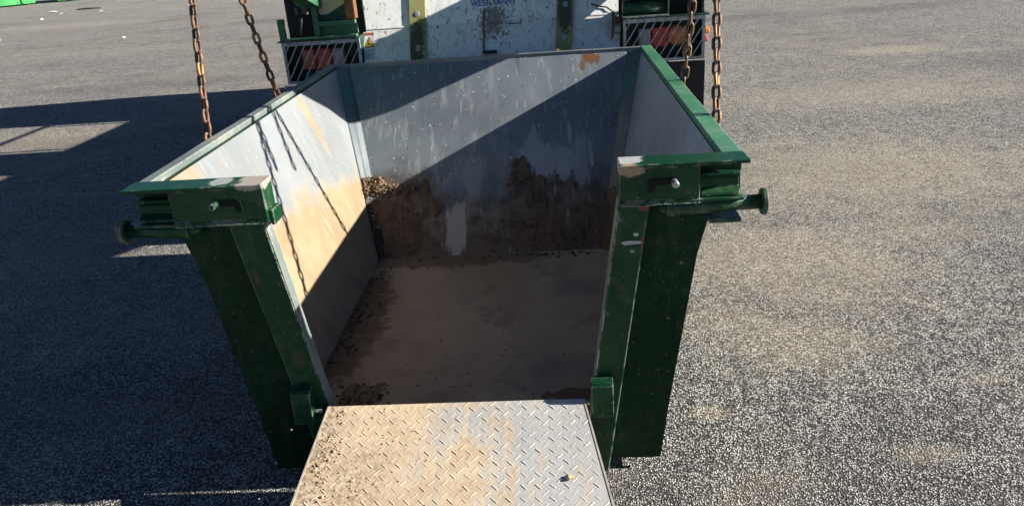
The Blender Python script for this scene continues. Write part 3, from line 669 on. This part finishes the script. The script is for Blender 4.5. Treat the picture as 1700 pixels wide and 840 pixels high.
def light_guard(x0, x1, z0, z1, lamps, lean_out):
    g = TB(); t = .016; y0, y1 = YT-.02, YT-.008
    g.box(x0, x1, y0, y1, z1-t*1.3, z1); g.box(x0, x1, y0, y1, z0, z0+t); g.box(x0, x0+t, y0, y1, z0+t, z1-t*1.3); g.box(x1-t, x1, y0, y1, z0+t, z1-t*1.3)
    zi0, zi1 = z0+t, z1-t*1.3; xi0, xi1 = x0+t, x1-t; sl_ = .62   # dx per dz
    k = xi0-(zi1-zi0)*sl_+.022
    while k < xi1:
        a = (k, zi0); b = (k+(zi1-zi0)*sl_, zi1)
        if a[0] < xi0: a = (xi0, zi0+(xi0-a[0])/sl_)
        if b[0] > xi1: b = (xi1, zi1-(b[0]-xi1)/sl_)
        if b[1]-a[1] > .01:
            w2 = .0032; g.hexa([(a[0]-w2, y0+.002, a[1]), (a[0]+w2, y0+.002, a[1]), (a[0]+w2, y1-.001, a[1]), (a[0]-w2, y1-.001, a[1]), (b[0]-w2, y0+.002, b[1]), (b[0]+w2, y0+.002, b[1]), (b[0]+w2, y1-.001, b[1]), (b[0]-w2, y1-.001, b[1])])
        k += .047
    root = g.build('light_guard', zinc, truck)
    b = TB(); b.box(x0+.004, x1-.004, YT+.10, YT+.115, z0, z1); b.box(x0+.001, x0+.008, YT-.006, YT+.115, z0, z1); b.box(x1-.008, x1-.001, YT-.006, YT+.115, z0, z1); b.box(x0+.008, x1-.008, YT-.006, YT+.0995, z0, z0+.01); b.box(x0-.02*(lean_out < 0), x1+.02*(lean_out > 0), YT-.03, YT+.12, z1+.001, z1+.009)
    b.build('guard_box', tdark, root)
    for (a, c_, zz0, zz1, mt, rnd) in lamps:
        l = TB()
        if rnd: l.disc_stack(((a+c_)/2, YT+.10, (zz0+zz1)/2), (0, -1, 0), ((0, (c_-a)/2), (.045, (c_-a)/2), (.058, (c_-a)/2*.82), (.064, (c_-a)/2*.4)), 24); l.build('tail_light', mt, root, smooth=False)
        else: l.box(a, c_, YT+.04, YT+.099, zz0, zz1); l.build('tail_light', mt, root, .012, seg=3)
    return root
def lens(name, col):
    n = NT(name); f = n.noise(60, 3); st = n.m('SINE', n.mul(n.x, 700))
    n.b.inputs['Coat Weight'].default_value = .6
    return n.fin(n.mix(n.ss(f, .3, .7), [q*.7 for q in col], col), .25, 0, n.bump(st, .2, .002))
red, amber, clear = lens('red_lens', (.62, .03, .025)), lens('amber_lens', (.75, .2, .03)), lens('clear_lens', (.35, .36, .38))
light_guard(-1.20, -.745, .655, .892, ((-1.115, -1.03, .72, .845, lens('dull_red_lens', (.45, .06, .03)), 0), (-1.028, -.935, .72, .845, red, 0), (-.933, -.86, .735, .84, clear, 0)), -1)
light_guard(.752, 1.205, .662, .900, ((.84, .915, .74, .84, clear, 0), (.917, 1.01, .73, .845, red, 0), (1.0, 1.12, .73, .85, amber, 1)), 1)
TB().disc_stack((1.215, YT+.03, .812), (1, 0, 0), ((0, .022), (.016, .02), (.022, .01)), 14).build('side_marker', lens('amber_marker', (.9, .28, .02)), truck)
TB().disc_stack((1.215, YT+.03, .765), (1, 0, 0), ((0, .018), (.012, .016), (.017, .008)), 14).build('side_marker', lens('pink_marker', (.8, .12, .12)), truck)
# above the left guard: green step frame
TB().box(-1.205, -1.172, YT-.02, YT+.02, .905, 1.02).build('corner_post', tgreen, truck, .003)
TB().box(-.995, -.968, YT-.025, YT+.01, .905, 1.40).build('step_post', tgreen, truck, .004)
m = TB(); m.box(-.967, -.752, YT-.025, YT+.005, .975, .995); m.box(-.985, -.752, YT-.030, YT+.005, .903, .918); m.box(-.967, -.752, YT+.02, YT+.03, .918, .975); m.build('step_frame', tgreen, truck, .003)
TB().box(-.967, -.80, YT+.03, YT+.036, 1.03, 1.4).build('tread_panel', rm, truck)
TB().prism([(-.966, YT+.022, 1.03), (-.92, YT+.022, 1.03), (-.80, YT+.022, 1.09), (-.80, YT+.022, .995), (-.966, YT+.022, .995)], (0, .006, 0)).build('gusset', tdark, truck)
TB().box(-.80, -.745, YT-.03, YT+.03, 1.0, 1.38).build('rust_bracket', rust_plate, truck, .006)
TB().prism([(-1.09, YT+.0, 1.10), (-1.035, YT, 1.06), (-1.02, YT, 1.20), (-1.10, YT, 1.2)], (0, .02, 0)).build('cleat', tgreen, truck)
TB().box(-1.13, -1.06, YT+.10, YT+.13, 1.03, 1.07).build('junction_box', flat('grey_box', (.12, .12, .13), .6), truck)
m = TB(); m.tube([(-1.12, YT+.08, .92), (-1.09, YT+.06, 1.0), (-1.10, YT+.08, 1.08), (-1.06, YT+.09, 1.25)], .012, 8); m.build('hose', black, truck)
TB().box(-1.20, -.74, YT+.15, YT+.17, .66, 1.45).build('inner_plate', chassis_m, truck)
# above the right guard
TB().tube([(.755, YT+.05, .955), (.995, YT+.05, .95)], .042, 16).build('roller', tdark, truck)
TB().box(.752, 1.0, YT-.02, YT+.1, .909, .916).build('shelf_edge', cream, truck)
TB().box(.752, .99, YT+.0, YT+.09, 1.0, 1.012).build('shelf', tdark, truck, .003)
TB().box(1.0, 1.008, YT-.01, YT+.12, .91, 1.12).build('divider_plate', tgreen, truck)
TB().box(.74, 1.20, YT+.13, YT+.15, .66, 1.45).build('inner_plate', chassis_m, truck)
TB().box(1.19, 1.2, YT+.0, YT+.13, .91, 1.3).build('corner_post', tdark, truck)
TB().box(.84, 1.212, YT-.01, YT+.012, .15, .652).build('mudflap', black, truck, .003)
TB().box(-1.212, -1.085, YT-.01, YT+.012, .15, .60).build('mudflap', black, truck, .003)
m = TB(); m.box(-1.222, -1.1, YT-.03, YT-.022, .643, .65); m.box(-1.222, -1.215, YT-.03, YT-.022, .56, .643); m.build('plate_bracket', zinc, truck)
# body, stabiliser, chassis, wheels, cab, loader arms
TB().box(-1.10, 1.10, 3.05, 7.0, .62, 1.10).build('truck_bed', tdark, truck, .01)
for s in (-1, 1):
    TB().box(s*.42-.05, s*.42+.05, YT+.05, 7.6, .30, .6).build('chassis_rail', chassis_m, truck, .004)
TB().box(-.95, .95, YT+.02, YT+.12, .20, .38).build('bumper_bar', chassis_m, truck, .01)
def wheel(x, y, s):
    w_ = TB().disc_stack((x, y, .24), (s, 0, 0), ((-.14, .30), (-.13, .44), (-.11, .49), (.09, .49), (.13, .45), (.14, .30)), 32).build('wheel', black, truck)
    TB().disc_stack((x, y, .24), (s, 0, 0), ((.10, .29), (.139, .29), (.143, .27), (.10, .2), (.12, .1), (.15, .08)), 24).build('rim', zinc, w_)
for y in (3.5, 6.9):
    for s in (-1, 1): wheel(s*1.02, y, s)
cabm = paint('white_cab_paint', (.7, .7, .68), .3, .1, .1, rust=.05, edge=False)
cab = TB(); cab.prism([(-1.12, 6.25, .45), (-1.12, 7.72, .45), (-1.12, 7.72, 1.35), (-1.12, 7.45, 2.35), (-1.12, 6.25, 2.42)], (2.24, 0, 0)); cab = cab.build('cab', cabm, truck, .03)
glass = flat('dark_cab_glass', (.02, .025, .03), .1)
TB().box(-.95, .95, 6.235, 6.247, 1.55, 2.2).build('rear_window', glass, cab)
for s in (-1, 1): TB().box(*sorted((s*1.123, s*1.132)), 6.6, 7.35, 1.4, 2.15).build('side_window', glass, cab)
for s in (-1, 1):
    a = TB()
    xs0 = .945 if s > 0 else -1.03
    # arm: upright post from the bed, knee, then reach over the bin
    a.prism([(xs0, 2.75, 1.105), (xs0, 2.75, 1.16), (xs0, 2.44, 1.06), (xs0, 1.91, 1.20), (xs0, 1.69, 1.386), (xs0, 1.49, 1.51), (xs0, 1.08, 1.80), (xs0, 1.02, 1.90), (xs0, 1.12, 1.97), (xs0, 1.60, 1.82), (xs0, 2.05, 1.60), (xs0, 2.36, 1.55), (xs0, 3.15, 1.46), (xs0, 3.15, 1.105)], (.085, 0, 0))
    arm = a.build('loader_arm', tgreen, truck, .01)
    TB().tube([(xs0+.0425+s*.0, 3.2, 1.35), (xs0+.0425, 4.3, 1.95)], .07, 16).build('lift_ram', tdark, arm)
    TB().tube([(xs0-.02, 1.06, 1.90), (xs0+.105, 1.06, 1.90)], .03, 14).build('chain_pin', dark_steel, arm)
    TB().box(xs0, xs0+.085, 4.2, 4.95, 1.102, 2.05).build('ram_tower', tgreen, truck, .01)
TB().tube([(1.05, 2.5, 1.72), (1.05, 2.3, 1.66), (1.05, 2.2, 1.68)], .02, 10).build('hose', black, truck)  # unseen extra hose, added to cast a shadow stripe on the tailgate
TB().tube([(-1.05, 5.0, 1.5), (-1.05, 6.2, 1.5)], .02, 10).build('shadow_rail', zinc, truck)  # unseen rail, added to draw thin shadow lines on the ground
TB().box(-1.06, -1.04, 5.0, 5.04, 1.1, 1.5).build('shadow_rail_post', zinc, truck); TB().box(-1.06, -1.04, 6.1, 6.14, 1.1, 1.5).build('shadow_rail_post', zinc, truck)  # posts of the added rail

# ---------------------------------------------------------------- far green bins
fgreen = paint('bright_green_bin_paint', (.06, .34, .1), .45, .4, .2, rust=.2, edge=False, scale=.3)
fdark = flat('bin_interior', (.02, .03, .025), .8)
def far_bin(px, py, rz, label):
    root = bpy.data.objects.new('green_skip', None); C.objects.link(root); root.location = (px, py, 0); root.rotation_euler = (0, 0, rz)
    tag(root, label, 'skip bin', 'green bins standing far across the yard')
    Hh = 1.25; L0, L1, Wd = 1.1, 1.75, .95; z = -G
    m = MB(); t = .05
    for sx in (-1, 1):     # sloping ends
        m.hexa([(sx*L0, -Wd, z+.1), (sx*(L0-t), -Wd, z+.1), (sx*(L0-t), Wd, z+.1), (sx*L0, Wd, z+.1), (sx*L1, -Wd, z+Hh), (sx*(L1-t), -Wd, z+Hh), (sx*(L1-t), Wd, z+Hh), (sx*L1, Wd, z+Hh)])
    for sy in (-1, 1):
        m.prism([(-L0+t, sy*Wd, z+.1), (L0-t, sy*Wd, z+.1), (L1-t, sy*Wd, z+Hh), (-L1+t, sy*Wd, z+Hh)], (0, -sy*t, 0))
    m.box(-L0, L0, -Wd, Wd, z+.06, z+.099)
    m.build('shell', fgreen, root)
    m = MB(); q = .04
    for sy in (-1, 1): m.box(-L1-q, L1+q, sy*Wd-q, sy*Wd+q, z+Hh+.001, z+Hh+.08)
    for sx in (-1, 1): m.box(sx*L1-q, sx*L1+q, -Wd+q, Wd-q, z+Hh+.001, z+Hh+.08)
    m.build('rim', fgreen, root, .01)
    for sx in (-.6, .6):
        MB().box(sx-.05, sx+.05, -Wd-.06, -Wd-.001, z+.1, z+Hh).build('rib', fgreen, root)
    for sx in (-.8, .8): MB().box(sx-.06, sx+.06, -Wd, Wd, z+.0, z+.059).build('skid', fdark, root)
    return root
far_bin(-24.6, 33.6, R(48), 'green skip at the far left, its dark shaded end at the photo edge')
far_bin(-21.9, 35.6, R(30), 'bright green skip just right of the shaded far one')

# ---------------------------------------------------------------- litter far across the yard
papers = flat('pale_scrap', (.7, .68, .62), .8); stick_m = flat('dark_wood', (.05, .04, .035), .8)
spots = [(-16.659, 25.094, .16, 'white scrap lying farthest left of the litter on the asphalt'), (-16.04, 23.0, .13, 'white scrap below the green skips'), (-15.32, 25.27, .14, 'bright white scrap right of the dark stick'), (-17.9, 26.6, .3, 'long pale strip of litter near the green skips'), (-12.2, 25.4, .13, 'lone white scrap at the top edge left of the chains'), (-13.0, 16.5, .1, 'small white scrap on the tan dust streak'), (-9.2, 15.2, .1, 'small pale scrap left of the outer chain'), (-18.2, 22.1, .12, 'small pale scrap at the left photo edge')]
for i, (x, y, r, lab) in enumerate(spots):
    m = MB(); rg = random.Random(i); k = 7; ring = []; pts = []
    for j in range(k):
        t = 2*math.pi*j/k; rr = r*rg.uniform(.5, 1)*.6; pts.append((x+rr*math.cos(t)*(2 if i == 3 else 1), y+rr*math.sin(t), -G+.006+rg.random()*.05))
    a = [m.bm.verts.new((p[0], p[1], p[2]+G)) for p in pts]; cvx = m.bm.verts.new((x, y, .07)); lowv = m.bm.verts.new((x, y, .004))
    for j in range(k): m.bm.faces.new((a[j], a[(j+1) % k], cvx)); m.bm.faces.new((a[(j+1) % k], a[j], lowv))
    tag(m.build('paper_scrap', papers, None), lab, 'litter', 'pale scraps of litter on the far asphalt')
m = MB(); m.tube([(-17.2, 27.0, -G+.03), (-16.8, 26.9, -G+.05), (-16.3, 27.0, -G+.035)], [.02, .03, .022], 8)
tag(m.build('wood_stick', stick_m, None), 'dark stick lying on the asphalt near the far green skips', 'stick')
